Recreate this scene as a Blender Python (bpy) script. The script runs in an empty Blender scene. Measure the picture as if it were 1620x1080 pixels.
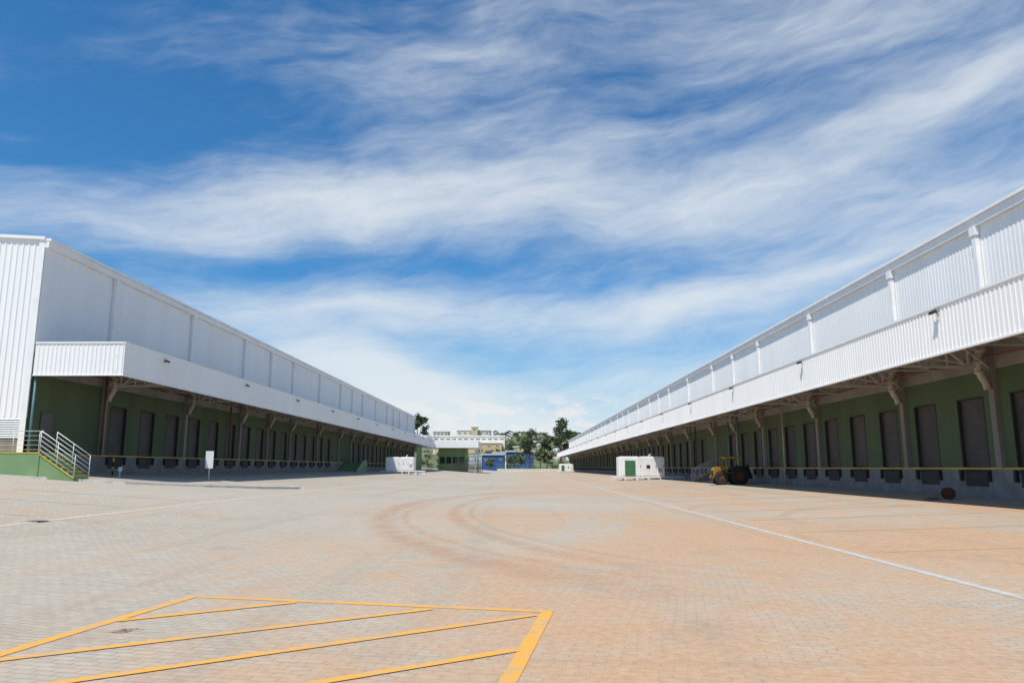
import bpy, math, random
from mathutils import Vector, Matrix
scene = bpy.context.scene
col = scene.collection

# ------------------------------------------------------------------ node helpers
class NT:
    def __init__(s, tree): s.t = tree; s.n = tree.nodes; s.l = tree.links
    def put(s, sock, v):
        if v is None: return
        if hasattr(v, 'is_output'): s.l.new(v, sock)
        else:
            if isinstance(v, (tuple, list)) and len(v) == 3 and sock.type == 'RGBA': v = (*v, 1)
            sock.default_value = v
    def m(s, op, a, b=None, c=None, clamp=False):
        n = s.n.new('ShaderNodeMath'); n.operation = op; n.use_clamp = clamp
        for i, v in enumerate((a, b, c)): s.put(n.inputs[i], v)
        return n.outputs[0]
    def ramp(s, v, a, b, lo=0.0, hi=1.0):
        n = s.n.new('ShaderNodeMapRange'); n.interpolation_type = 'SMOOTHSTEP'
        for i, x in enumerate((v, a, b, lo, hi)): s.put(n.inputs[i], x)
        return n.outputs[0]
    def mix(s, f, a, b, mode='MIX'):
        n = s.n.new('ShaderNodeMix'); n.data_type = 'RGBA'; n.blend_type = mode
        s.put(n.inputs[0], f); s.put(n.inputs[6], a); s.put(n.inputs[7], b)
        return n.outputs[2]
    def noise(s, vec, scale, detail=4, rough=.55, dist=0.0):
        n = s.n.new('ShaderNodeTexNoise'); s.put(n.inputs['Vector'], vec)
        n.inputs['Scale'].default_value = scale; n.inputs['Detail'].default_value = detail
        n.inputs['Roughness'].default_value = rough; n.inputs['Distortion'].default_value = dist
        return n.outputs['Fac']
    def mapping(s, vec, loc=(0,0,0), rot=(0,0,0), scale=(1,1,1)):
        n = s.n.new('ShaderNodeMapping'); s.put(n.inputs[0], vec)
        n.inputs[1].default_value = loc; n.inputs[2].default_value = rot; n.inputs[3].default_value = scale
        return n.outputs[0]
    def comb(s, x, y, z=0.0):
        n = s.n.new('ShaderNodeCombineXYZ')
        for i, v in enumerate((x, y, z)): s.put(n.inputs[i], v)
        return n.outputs[0]
    def sep(s, v):
        n = s.n.new('ShaderNodeSeparateXYZ'); s.put(n.inputs[0], v); return n.outputs
    def pos(s):
        return s.n.new('ShaderNodeNewGeometry').outputs['Position']

def newmat(name):
    m = bpy.data.materials.new(name); m.use_nodes = True
    nt = NT(m.node_tree); b = nt.n['Principled BSDF']
    return m, nt, b

def mat(name, c, rough=.6, metal=0.0, var=.12, scale=1.5, streak=False, bump=0.0, dirt=None, dirtamt=.35, stretch=None):
    m, nt, b = newmat(name)
    p = nt.pos()
    if streak: v = nt.mapping(p, scale=(1, 1, .12))
    elif stretch: v = nt.mapping(p, scale=stretch)
    else: v = p
    n1 = nt.noise(v, scale, 3, .6)
    k = nt.ramp(n1, .3, .7, 1 - var, 1 + var * .5)
    base = nt.mix(1.0, (*c, 1), nt.comb(k, k, k), 'MULTIPLY')
    if dirt:
        n2 = nt.noise(v, scale * .37 + .3, 4, .65)
        f = nt.ramp(n2, .52, .75, 0, dirtamt)
        base = nt.mix(f, base, (*dirt, 1))
    nt.put(b.inputs['Base Color'], base)
    b.inputs['Roughness'].default_value = rough
    b.inputs['Metallic'].default_value = metal
    if bump:
        bn = nt.n.new('ShaderNodeBump'); bn.inputs['Strength'].default_value = bump
        bn.inputs['Distance'].default_value = .02
        nt.l.new(nt.noise(p, 30, 3), bn.inputs['Height']); nt.l.new(bn.outputs[0], b.inputs['Normal'])
    return m

WHITE = mat('white_metal', (.90, .885, .855), .5, 0, .035, .5, True, dirt=(.76, .74, .69), dirtamt=.25)
WHITE2 = mat('white_trim', (.90, .885, .86), .5, 0, .05, 1.2, dirt=(.68, .65, .60), dirtamt=.3)
ROOFM = mat('roof_sheet', (.6, .61, .62), .5, 0, .1)
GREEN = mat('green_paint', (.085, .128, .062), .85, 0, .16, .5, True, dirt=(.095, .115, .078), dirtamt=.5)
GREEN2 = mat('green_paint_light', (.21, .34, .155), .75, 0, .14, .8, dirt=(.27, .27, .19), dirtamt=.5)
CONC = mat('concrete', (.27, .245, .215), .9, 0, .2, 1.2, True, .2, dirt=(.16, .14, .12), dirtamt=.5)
CONCD = mat('concrete_block', (.24, .23, .22), .9, 0, .2, 1.5, False, .2, dirt=(.2, .15, .11), dirtamt=.5)
CONCP = mat('pipe_beige', (.47, .41, .33), .6, 0, .2, 2, dirt=(.28, .21, .15), dirtamt=.5)
YEL = mat('yellow_paint', (.66, .45, .06), .7, 0, .2, 2, dirt=(.35, .28, .15), dirtamt=.6)
DOORM = mat('shutter_steel', (.092, .086, .083), .5, .15, .16, 1.0, dirt=(.055, .052, .05), dirtamt=.5)
BLACK = mat('black_rubber', (.025, .024, .023), .8)
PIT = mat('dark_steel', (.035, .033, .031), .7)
STEEL = mat('grey_steel', (.52, .50, .47), .5, .1, .15, 2, dirt=(.34, .26, .2), dirtamt=.3)
GALV = mat('galvanised_steel', (.80, .80, .79), .5, 0, .08, 3)
DECK = mat('deck_steel', (.17, .155, .145), .6, 0, .25, 1)
REDP = mat('red_oxide', (.16, .05, .035), .6)
TEAL = mat('teal_pipe', (.12, .25, .27), .6)
GLASS = mat('dark_glass', (.03, .04, .05), .12)
WINF = mat('far_window', (.20, .19, .18), .4)
ORANGE = mat('orange_machine_paint', (.38, .20, .03), .6, 0, .35, 3, dirt=(.11, .065, .04), dirtamt=.85)
RUST = mat('rust', (.15, .055, .03), .85, .2, .3, 8)
WOODM = mat('old_wood', (.25, .17, .11), .85, 0, .3, 6)
BEIGE = mat('beige_render', (.68, .50, .29), .85, 0, .1, .1)
CREAM = mat('pale_render', (.74, .68, .57), .85, 0, .1, .1)
TAN = mat('tan_render', (.58, .36, .20), .85, 0, .1, .1)
BLUEM = mat('blue_sheet', (.025, .10, .28), .75, 0, .15, .3)
TILE = mat('clay_tile', (.34, .22, .16), .85, 0, .2, .5)
KERB = mat('kerb_concrete', (.62, .59, .54), .85, 0, .18, 2, dirt=(.48, .36, .27), dirtamt=.5)
BARK = mat('bark', (.14, .10, .075), .9, 0, .3, 3)
SIGNW = mat('sign_white', (.80, .80, .79), .45, 0, .05)

# ------------------------------------------------------------------ mesh builder
ORG = {}
class MB:
    def __init__(s): s.v = []; s.f = []
    def face(s, pts):
        i = len(s.v); s.v += [Vector(p) for p in pts]; s.f.append(tuple(range(i, i + len(pts))))
    def box(s, x0, x1, y0, y1, z0, z1):
        if x0 > x1: x0, x1 = x1, x0
        if y0 > y1: y0, y1 = y1, y0
        i = len(s.v)
        s.v += [Vector(p) for p in [(x0,y0,z0),(x1,y0,z0),(x1,y1,z0),(x0,y1,z0),(x0,y0,z1),(x1,y0,z1),(x1,y1,z1),(x0,y1,z1)]]
        s.f += [tuple(i + k for k in q) for q in [(0,3,2,1),(4,5,6,7),(0,1,5,4),(1,2,6,5),(2,3,7,6),(3,0,4,7)]]
    def bar(s, a, b, w, h=None):
        h = h or w; a = Vector(a); b = Vector(b); d = (b - a).normalized()
        up = Vector((0, 0, 1)) if abs(d.z) < .95 else Vector((0, 1, 0))
        r = d.cross(up).normalized(); u = r.cross(d)
        i = len(s.v)
        for p in (a, b):
            for sx, sy in ((-1,-1),(1,-1),(1,1),(-1,1)): s.v.append(p + r * sx * w / 2 + u * sy * h / 2)
        s.f += [tuple(i + k for k in q) for q in [(0,1,2,3),(7,6,5,4),(0,4,5,1),(1,5,6,2),(2,6,7,3),(3,7,4,0)]]
    def tube(s, pts, rad, n=8, cap=True):
        pts = [Vector(p) for p in pts]; rads = rad if isinstance(rad, (list, tuple)) else [rad] * len(pts)
        i0 = len(s.v); prev = None
        for k, p in enumerate(pts):
            d = (pts[min(k+1, len(pts)-1)] - pts[max(k-1, 0)]).normalized()
            if prev is None:
                up = Vector((0,0,1)) if abs(d.z) < .9 else Vector((1,0,0)); r = d.cross(up).normalized()
            else: r = (prev - d * prev.dot(d)).normalized()
            prev = r; u = d.cross(r)
            for j in range(n):
                a = 2 * math.pi * j / n; s.v.append(p + (r * math.cos(a) + u * math.sin(a)) * rads[k])
        for k in range(len(pts) - 1):
            for j in range(n):
                a = i0 + k*n + j; b = i0 + k*n + (j+1) % n
                s.f.append((a, b, b + n, a + n))
        if cap:
            s.f.append(tuple(i0 + j for j in range(n-1, -1, -1)))
            s.f.append(tuple(i0 + (len(pts)-1)*n + j for j in range(n)))

def add(name, mb, material, parent=None, origin=None, smooth=False):
    po = ORG[parent.name] if parent else Vector((0, 0, 0))
    o = Vector(origin) if origin is not None else po.copy()
    me = bpy.data.meshes.new(name); me.from_pydata([tuple(v - o) for v in mb.v], [], mb.f)
    me.materials.append(material); me.update()
    if smooth:
        for p in me.polygons: p.use_smooth = True
    ob = bpy.data.objects.new(name, me); col.objects.link(ob)
    if parent: ob.parent = parent
    ob.location = o - po; ORG[ob.name] = o
    return ob
def root(name, loc, label, cat, group=None):
    e = bpy.data.objects.new(name, None); col.objects.link(e); e.location = loc; e.empty_display_size = .3
    ORG[e.name] = Vector(loc); e['label'] = label; e['category'] = cat
    if group: e['group'] = group
    return e
def tag(ob, label, cat, group=None):
    ob['label'] = label; ob['category'] = cat
    if group: ob['group'] = group
    return ob
def inst(src, wpos, parent=None):
    ob = src.copy(); col.objects.link(ob)
    po = ORG[parent.name] if parent else Vector((0, 0, 0))
    ob.parent = parent; ob.location = Vector(wpos) - po; ORG[ob.name] = Vector(wpos)
    return ob

# ------------------------------------------------------------------ ground
PROF = [(-5000,1.2),(-24,1.2),(-11.4,.36),(-8,.14),(-6,.04),(-4.8,0),(5.5,0),(7,.03),(10,.12),(18.8,.4),(5000,.4)]
def gz(x):
    for (a, za), (b, zb) in zip(PROF, PROF[1:]):
        if a <= x <= b: return za + (zb - za) * (x - a) / (b - a)
    return 0
mb = MB(); ys = [-80, 0, 30, 80, 200, 340, 3000]
for y0, y1 in zip(ys, ys[1:]):
    for (a, za), (b, zb) in zip(PROF, PROF[1:]):
        mb.face([(a,y0,za),(b,y0,zb),(b,y1,zb),(a,y1,za)])
gm, nt, b = newmat('paver_ground')
p = nt.pos(); x, y, z = nt.sep(p)
bk = nt.n.new('ShaderNodeTexBrick')
wob = nt.noise(p, .35, 2); wv = nt.n.new('ShaderNodeVectorMath'); wv.operation = 'ADD'
nt.l.new(nt.mapping(p, rot=(0, 0, math.radians(12))), wv.inputs[0]); nt.put(wv.inputs[1], nt.comb(nt.m('MULTIPLY', wob, .22), nt.m('MULTIPLY', wob, .16)))
nt.l.new(wv.outputs[0], bk.inputs['Vector'])
nA = nt.noise(p, .09, 4, .6, .4); nB = nt.noise(nt.mapping(p, loc=(13, 7, 0), scale=(1, .45, 1)), .16, 6, .66, .6)
nC = nt.noise(nt.mapping(p, loc=(3, 40, 0)), 1.1, 5, .68); nD = nt.noise(p, 9, 3, .6)
bk.inputs['Color1'].default_value = (.48, .42, .335, 1); bk.inputs['Color2'].default_value = (.415, .36, .285, 1)
nt.put(bk.inputs['Mortar'], nt.mix(nt.ramp(nC, .35, .65), (.27, .215, .16, 1), (.36, .30, .235, 1)))
bk.inputs['Scale'].default_value = 1; bk.inputs['Mortar Size'].default_value = .009; bk.inputs['Mortar Smooth'].default_value = .6
bk.inputs['Brick Width'].default_value = .22; bk.inputs['Row Height'].default_value = .11; bk.inputs['Bias'].default_value = 0
base = bk.outputs['Color']
base = nt.mix(nt.ramp(nA, .35, .65, 0, .4), base, (.50, .45, .375, 1))
gx = nt.ramp(x, -7, 4, 0, .32); gy = nt.ramp(y, 45, 5, -.08, .08)
fo = nt.m('ADD', nt.m('ADD', nt.m('MULTIPLY', nt.m('SUBTRACT', nB, .5), 1.5), nt.m('MULTIPLY', nt.m('SUBTRACT', nC, .5), .9)), nt.m('ADD', gx, gy))
fo = nt.ramp(fo, -.04, .56, 0, .86)
base = nt.mix(fo, base, nt.mix(nD, (.49, .27, .135, 1), (.56, .365, .22, 1)))
def ring(cx, cy, a, bb, w, amt, lo, hi):
    dx = nt.m('DIVIDE', nt.m('SUBTRACT', x, cx), a); dy = nt.m('DIVIDE', nt.m('SUBTRACT', y, cy), bb)
    r = nt.m('SQRT', nt.m('ADD', nt.m('MULTIPLY', dx, dx), nt.m('MULTIPLY', dy, dy)))
    r = nt.m('ADD', r, nt.m('MULTIPLY', nt.m('SUBTRACT', nC, .5), .025))
    d = nt.m('ABSOLUTE', nt.m('SUBTRACT', r, 1))
    f = nt.ramp(d, 0, w, amt, 0)
    f = nt.m('MULTIPLY', f, nt.ramp(nt.m('ADD', x, nt.m('MULTIPLY', nt.m('SUBTRACT', nA, .5), 4)), lo, hi, 1, 0))
    return f
tr = ring(6, 31, 10.9, 22.5, .055, .62, -1, 4)
for args in ((6, 31, 10.2, 21.4, .022, .42, 0, 5), (6, 31, 8.5, 21, .045, .57, 0, 5), (6, 31, 7.9, 20, .022, .4, 1, 6)):
    tr = nt.m('MAXIMUM', tr, ring(*args))
tr = nt.m('MULTIPLY', tr, nt.ramp(nt.noise(p, 1.6, 4, .7), .3, .62, .25, 1))
base = nt.mix(tr, base, (.39, .215, .12, 1))
dk = ring(20, 22, 12, 9, .03, .35, 50, 60)
for args in ((16, 26, 10, 10, .02, .3, 50, 60), (14, 17, 7.5, 7, .03, .3, 50, 60), (2, 14, 12, 7.5, .02, .18, 50, 60)):
    dk = nt.m('MAXIMUM', dk, ring(*args))
dk = nt.m('MULTIPLY', dk, nt.ramp(nA, .35, .6, .1, 1))
base = nt.mix(dk, base, (.20, .17, .145, 1))
st = nt.noise(nt.mapping(p, scale=(1, .03, 1)), .9, 4, .6)
base = nt.mix(nt.ramp(st, .52, .70, 0, .32), base, (.34, .265, .19, 1))
base = nt.mix(nt.ramp(nt.noise(nt.mapping(p, loc=(9, 2, 0)), .33, 6, .72), .54, .72, 0, .45), base, (.32, .255, .195, 1))
base = nt.mix(nt.ramp(nt.noise(nt.mapping(p, loc=(5, 5, 0), scale=(1, 2.4, 1)), .5, 6, .7), .62, .72, 0, .45), base, (.60, .54, .45, 1))
k = nt.ramp(nD, .2, .8, .92, 1.07); base = nt.mix(1, base, nt.comb(k, k, k), 'MULTIPLY')
nt.put(b.inputs['Base Color'], base); b.inputs['Roughness'].default_value = .9
bn = nt.n.new('ShaderNodeBump'); bn.inputs['Strength'].default_value = .5; bn.inputs['Distance'].default_value = .008
hh = nt.m('ADD', nt.m('SUBTRACT', 1, bk.outputs['Fac']), nt.m('MULTIPLY', nD, .5))
nt.l.new(hh, bn.inputs['Height']); nt.l.new(bn.outputs[0], b.inputs['Normal'])
g = add('ground', mb, gm); g['kind'] = 'structure'

def worn(name, c, under, amt=.5, lo=.45, hi=.65):
    m, nt, b = newmat(name); p = nt.pos()
    n = nt.noise(p, 5, 6, .7); n2 = nt.noise(p, .8, 3)
    f = nt.ramp(nt.m('ADD', nt.m('MULTIPLY', n, .7), nt.m('MULTIPLY', n2, .3)), lo, hi, 0, amt)
    nt.put(b.inputs['Base Color'], nt.mix(f, (*c, 1), (*under, 1))); b.inputs['Roughness'].default_value = .8
    return m
YLINE = worn('yellow_road_paint', (.80, .38, .05), (.52, .36, .20), .85, .44, .60)
YFADE = worn('faded_road_paint', (.58, .38, .14), (.44, .35, .25), 1, .40, .58)
CHAN = worn('channel_concrete', (.52, .51, .48), (.42, .33, .26), .8)
CHAN2 = worn('channel_dusty', (.58, .47, .38), (.47, .35, .26), .8, .46, .64)
def strip(mb, p0, p1, w, lift=.004):
    p0 = Vector((*p0, 0)); p1 = Vector((*p1, 0)); d = p1 - p0; n = Vector((-d.y, d.x, 0)).normalized() * w / 2
    ts = [0, 1]
    if abs(d.x) > .05 and abs(d.x) > abs(d.y) * .1:
        for bx, _ in PROF:
            t = (bx - p0.x) / d.x
            if 0 < t < 1: ts.append(t)
    ts.sort()
    for a, c in zip(ts, ts[1:]):
        q = [p0 + d*a - n, p0 + d*c - n, p0 + d*c + n, p0 + d*a + n]
        mb.face([(v.x, v.y, gz(v.x) + lift) for v in q])
def marking(name, segs, w, m, lift=.004):
    mb = MB()
    for i, (a, c) in enumerate(segs): strip(mb, a, c, w, lift)
    o = add(name, mb, m); o['kind'] = 'structure'; return o
A = (-4.12, 9.68); B = (.30, 8.73)
marking('road_marking_box', [((A[0]-.06, A[1]+.01), (B[0]+.07, B[1]-.012))], .13, YLINE)
marking('road_marking_sides', [((A[0], A[1]-.07), (-4.9, 3.9)), ((B[0], B[1]-.07), (-.52, 3.0))], .14, YLINE, .005)
marking('road_marking_hatch', [((-4.26,8.16),(-2.70,9.26)), ((-4.50,6.46),(-1.02,8.85)), ((-4.6,5.06),(.16,8.52)), ((-3.2,4.75),(-.03,6.94)), ((-1.9,3.95),(-.22,5.12))], .118, YLINE, .008)
marking('drain_channel', [((6.2, -20), (6.2, 180))], .16, CHAN, .004)
marking('drain_channel_dusty', [((-11.26, -20), (-11.26, 165))], .24, CHAN2, .004)
for i in range(22):
    yy = 10.3 + i * 4.25
    marking('parking_line', [((6.9, yy), (14.5, yy))], .10, YFADE)
for i in range(18):
    yy = 14.5 + i * 4.25
    if yy < 30 or yy > 48: marking('parking_line', [((-18.5, yy), (-12.2, yy))], .10, YFADE)

gr = root('drain_cover', (-11.2, 17.6, gz(-11.2) + .006), 'dark steel drain grate set in the paved channel', 'drain cover')
m1 = MB(); i0 = 0
for a, c, d_, e_ in ((-11.48, -11.44, 17.37, 17.83), (-11.12, -11.08, 17.37, 17.83), (-11.44, -11.12, 17.37, 17.41), (-11.44, -11.12, 17.79, 17.83)):
    m1.box(a, c, d_, e_, gz(-11.4) - .03, gz(a) + .008)
add('frame', m1, STEEL, gr)
m2 = MB(); m2.box(-11.44, -11.12, 17.41, 17.79, gz(-11.4) - .03, gz(-11.44) + .003)
for k in range(7):
    yy = 17.43 + k * .055; m2.box(-11.43, -11.13, yy, yy + .022, gz(-11.44) + .003, gz(-11.44) + .007)
add('bars', m2, PIT, gr)

isl = [(-24, 34.2), (-18.5, 35.2), (-15.6, 37.3), (-13.6, 39.4), (-12.5, 41.4), (-12.45, 42.4), (-13.2, 43.2), (-15, 43.6), (-24, 43.9)]
mb = MB(); H = .09
mb.face([(a, c, gz(a) + H) for a, c in isl])
for (a, c), (d, e) in zip(isl, isl[1:] + isl[:1]): mb.face([(a, c, gz(a) - .1), (d, e, gz(d) - .1), (d, e, gz(d) + H), (a, c, gz(a) + H)])
mb.face([(-24, 43.9, 1.29), (-90, 43.9, 1.29), (-90, 34.2, 1.29), (-24, 34.2, 1.29)][::-1]); mb.face([(-90, 34.2, 1.1), (-24, 34.2, 1.1), (-24, 34.2, 1.29), (-90, 34.2, 1.29)])
PAVE = mat('pavement_concrete', (.44, .38, .31), .9, 0, .2, .8, False, .2, dirt=(.44, .31, .21), dirtamt=.6)
o = add('pavement', mb, PAVE); o['kind'] = 'structure'
mb = MB(); pl = [(-90, 34.2)] + isl[:-1]
for (a, c), (d, e) in zip(pl, pl[1:]):
    mb.bar((a, c, gz(a) + .03), (d, e, gz(d) + .03), .12, .14)
o = add('kerb', mb, KERB); o['kind'] = 'structure'

# ------------------------------------------------------------------ warehouses
def corr_profile(L, pitch, depth):
    pts = []; u = 0
    while u < L - 1e-6:
        for du, o in ((0, 0), (pitch*.56, 0), (pitch*.68, depth), (pitch*.88, depth)):
            if u + du < L: pts.append((u + du, o))
        u += pitch
    pts.append((L, 0)); return pts
def corr(mb, fn, L, pitch, depth, zlo, zhi):
    pr = corr_profile(L, pitch, depth); i0 = len(mb.v)
    for u, o in pr:
        a, c = fn(u, o)
        lo = zlo(u) if callable(zlo) else zlo; hi = zhi(u) if callable(zhi) else zhi
        mb.v.append(Vector((a, c, lo))); mb.v.append(Vector((a, c, hi)))
    for k in range(len(pr) - 1):
        i = i0 + 2*k; mb.f.append((i, i+2, i+3, i+1))

def warehouse(s, Xw, prot, y0, y1, base, dock, roofh, pillars, door0, doorskip, label, near_end):
    P = lambda o, y, z: (Xw + s*o, y, z)
    w = root('warehouse', (Xw, y0, base), label, 'warehouse', 'long loading dock warehouses')
    Zc0 = dock + 3.80; Zc1 = dock + 5.36; Zr = dock + roofh; D = -s * 60
    mb = MB(); corr(mb, lambda u, o: (Xw + s*o, y0 + u), y1 - y0, .25, .016, dock + 4.9, Zr - .1)
    add('upper_wall', mb, WHITE, w)
    bx = lambda mb, o0, o1, ya, yb, za, zb: mb.box(Xw + s*o0, Xw + s*o1, ya, yb, za, zb)
    doors = []; yy = door0
    while yy < y1 - 2:
        if not any(a < yy < c for a, c in doorskip): doors.append(yy)
        yy += 3.5
    hw = .93; dh = 2.86
    # lower wall with real door openings, .18 deep
    mb = MB(); prev = y0 + .02
    for q in doors:
        if q - hw > prev: bx(mb, -.3, -.02, prev, q - hw, dock, dock + dh)
        prev = q + hw
    bx(mb, -.3, -.02, prev, y1, dock, dock + dh)
    bx(mb, -.3, -.02, y0 + .02, y1, dock + dh, dock + 3.85)
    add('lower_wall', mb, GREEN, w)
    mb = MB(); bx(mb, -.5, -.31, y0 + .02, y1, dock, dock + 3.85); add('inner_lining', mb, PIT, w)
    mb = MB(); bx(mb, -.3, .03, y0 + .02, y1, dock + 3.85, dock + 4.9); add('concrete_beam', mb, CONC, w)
    mb = MB(); bx(mb, -.35, 0, y0 + .02, y1, base - .3, dock - .07)
    add('dock_base', mb, CONCD, w)
    mb = MB(); bx(mb, -.34, .012, y0 + .02, y1, dock - .07, dock); add('dock_edge_stripe', mb, YEL, w)
    mb = MB(); xr = Xw + D / 2; xb = Xw + D
    mb.face([(Xw, y0, Zr), (Xw, y1, Zr), (xr, y1, Zr + 1.7), (xr, y0, Zr + 1.7)])
    mb.face([(xb, y0, Zr), (xb, y1, Zr), (xr, y1, Zr + 1.7), (xr, y0, Zr + 1.7)])
    add('roof', mb, ROOFM, w)
    mb = MB(); bx(mb, -.1, .20, y0 - .06, y1, Zr - .34, Zr + .0); bx(mb, -.1, .30, y0 - .08, y1, Zr + .003, Zr + .13)
    add('roof_gutter', mb, WHITE2, w)
    hz = lambda u: Zr + .12 + 1.7 * (1 - abs(u - 30) / 30)
    mb = MB()
    zl = (base + 2.8 if near_end else base - .2)
    corr(mb, lambda u, o: (Xw - s*u, y0 - o), 60, .30, .03, zl, hz)
    corr(mb, lambda u, o: (Xw - s*u, y1 + o), 60, .30, .03, base - .2, hz)
    corr(mb, lambda u, o: (Xw + D - s*o, y0 + u), y1 - y0, .9, .04, base - .2, Zr)
    add('end_wall', mb, WHITE, w)
    if near_end:
        mb = MB()
        for k in range(9):
            z = dock + .72 + k * .11
            mb.face([(Xw - s*.3, y0 - .06, z), (Xw - s*60, y0 - .06, z), (Xw - s*60, y0 + .02, z + .11), (Xw - s*.3, y0 + .02, z + .11)])
        add('louvre', mb, WHITE2, w)
        mb = MB(); mb.box(Xw - s*.02, Xw - s*60, y0 + .01, y0 + .2, base - .2, dock + .72); add('plinth_wall', mb, CONC, w)
        mb = MB(); mb.box(Xw - s*.0, Xw - s*.30, y0 - .07, y0 - .045, dock, Zr + .1); add('corner_trim', mb, WHITE2, w)
        mb = MB(); mb.bar((Xw, y0 - .09, Zr + .14), (Xw + D/2, y0 - .09, Zr + 1.84), .1, .16); add('roof_trim', mb, WHITE2, w)
        mb = MB(); mb.tube([(Xw + .12*s, y0 + .15, base), (Xw + .12*s, y0 + .15, dock + 3.8)], .07); add('corner_downpipe', mb, TEAL, w, smooth=True)
    cp = root('canopy', (Xw, y0, Zc0), '', ''); del cp['label'], cp['category']
    cp.parent = w; cp.location = Vector((Xw, y0, Zc0)) - ORG[w.name]
    mb = MB(); corr(mb, lambda u, o: (Xw + s*(prot + o), y0 + u), y1 - y0, .22, .02, Zc0, Zc1)
    corr(mb, lambda u, o: (Xw + s*(.05 + u), y0 - .0 - o), prot - .05, .22, .02, Zc0, Zc1)
    add('fascia', mb, WHITE, cp)
    mb = MB(); bx(mb, prot - .03, prot + .05, y0 - .05, y1, Zc1, Zc1 + .07); bx(mb, prot - .06, prot + .045, y0 - .05, y1, Zc0 - .06, Zc0 - .0)
    bx(mb, .05, prot - .065, y0 - .05, y0 + .02, Zc1, Zc1 + .07); bx(mb, .05, prot - .065, y0 - .045, y0 + .02, Zc0 - .06, Zc0)
    add('fascia_trim', mb, WHITE2, cp)
    mb = MB()
    mb.face([P(.04, y0 + .02, dock + 5.15), P(prot - .02, y0 + .02, dock + 4.95), P(prot - .02, y1, dock + 4.95), P(.04, y1, dock + 5.15)])
    add('deck', mb, DECK, cp)
    mb = MB()
    for o in (.6, 1.5, 2.4, 3.3, prot - .3): bx(mb, o - .035, o + .035, y0 + .05, y1, dock + 4.78, dock + 4.90)
    add('purlins', mb, STEEL, cp)
    mb = MB(); o = prot - .35; u = y0 + .1; up = True
    mb.bar(P(o, y0, Zc0 + .12), P(o, y1, Zc0 + .12), .08); mb.bar(P(o, y0, dock + 4.7), P(o, y1, dock + 4.7), .07)
    while u < y1 - .9:
        a, c = (Zc0 + .12, dock + 4.7) if up else (dock + 4.7, Zc0 + .12)
        mb.bar(P(o, u, a), P(o, u + .875, c), .05); up = not up; u += .875
    add('lattice_beam', mb, STEEL, cp)
    y = pillars[0]; e = prot - .3
    mb = MB(); zt, zb = dock + 4.66, dock + 3.9; n = 5
    mb.bar(P(.1, y, zt), P(e, y, zt), .10); mb.bar(P(.1, y, zb), P(e, y, zb + .1), .10)
    for k in range(n):
        a = .1 + (e - .1) * k / n; c = .1 + (e - .1) * (k + 1) / n
        mb.bar(P(a, y, zb if k % 2 else zt), P(c, y, zt if k % 2 else zb), .07); mb.bar(P(c, y, zb), P(c, y, zt), .06)
    for sg_ in (1, -1):
        mb.bar(P(.12, y + .02*sg_, zb), P(e * .55, y + 1.7*sg_, zt), .055); mb.bar(P(e, y + .02*sg_, zb + .05), P(e * .55, y + 1.7*sg_, zt), .055)
    tr = add('canopy_truss', mb, STEEL, w, P(0, y, dock + 4))
    mb = MB(); zt2, zb2 = dock + 4.68, dock + 4.25; n = 6
    mb.bar(P(.05, y, zt2), P(e, y, zt2), .06); mb.bar(P(.05, y, zb2), P(e, y, zb2), .06)
    for k in range(n):
        a = .05 + (e - .05) * k / n; c = .05 + (e - .05) * (k + 1) / n
        mb.bar(P(a, y, zb2 if k % 2 else zt2), P(c, y, zt2 if k % 2 else zb2), .045)
    allp = list(pillars) + [y1]
    ry = []
    for a, c in zip(allp, allp[1:]):
        m_ = round((c - a) / 3.5)
        ry += [a + 3.5*j for j in range(1, m_) if a + 3.5*j < y1 - .5]
    rf = add('canopy_rafter', mb, STEEL, w, P(0, y, dock + 4)); rf.location = Vector(P(0, ry[0], dock + 4)) - ORG[w.name]
    for q in ry[1:80]: inst(rf, P(0, q, dock + 4), w)
    mb = MB(); bx(mb, -.02, .16, y - .17, y + .17, dock + .002, dock + 4.75); bx(mb, .16, .46, y - .13, y + .13, dock + 3.30, dock + 3.5); pi = add('pilaster', mb, CONC, w, P(0, y, dock))
    mb = MB(); yy = y - .02
    pts = [P(.42, yy, dock + 4.9), P(.42, yy, dock + 4.52), P(.56, yy, dock + 4.30), P(.58, yy, dock + 3.85), P(.48, yy, dock + 3.55), P(.33, yy, dock + 3.30), P(.28, yy, dock + 3.05)]
    mb.tube(pts, .15, 12)
    for z, o_ in ((4.58, .42), (4.1, .57), (3.72, .54)): mb.tube([P(o_, yy, dock + z - .06), P(o_, yy, dock + z + .06)], .19, 12)
    dp = add('drain_pipe', mb, CONCP, w, P(0, y, dock + 4), smooth=True)
    mb = MB(); bx(mb, .03, .22, y - .12, y + .12, dock + 4.95, Zr - .34); bx(mb, .03, .26, y - .18, y + .18, Zr - .70, Zr - .343); up_ = add('wall_downpipe', mb, WHITE2, w, P(0, y, dock + 5))
    for y2 in pillars[1:]:
        for src, z in ((tr, dock + 4), (pi, dock), (dp, dock + 4), (up_, dock + 5)): inst(src, P(0, y2, z), w)
    y = door0
    mb = MB(); ns = 34; z0 = dock + .01; h = (dh - .02) / ns; rc = -.17
    for k in range(ns):
        z = z0 + k * h
        for (oa, za), (ob, zb2) in (((rc, z), (rc + .018, z + h*.35)), ((rc + .018, z + h*.35), (rc + .018, z + h*.7)), ((rc + .018, z + h*.7), (rc, z + h))):
            mb.face([P(oa, y - hw, za), P(oa, y + hw, za), P(ob, y + hw, zb2), P(ob, y - hw, zb2)])
    dr = add('loading_door', mb, DOORM, w, P(0, y, dock))
    mb = MB()
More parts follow.
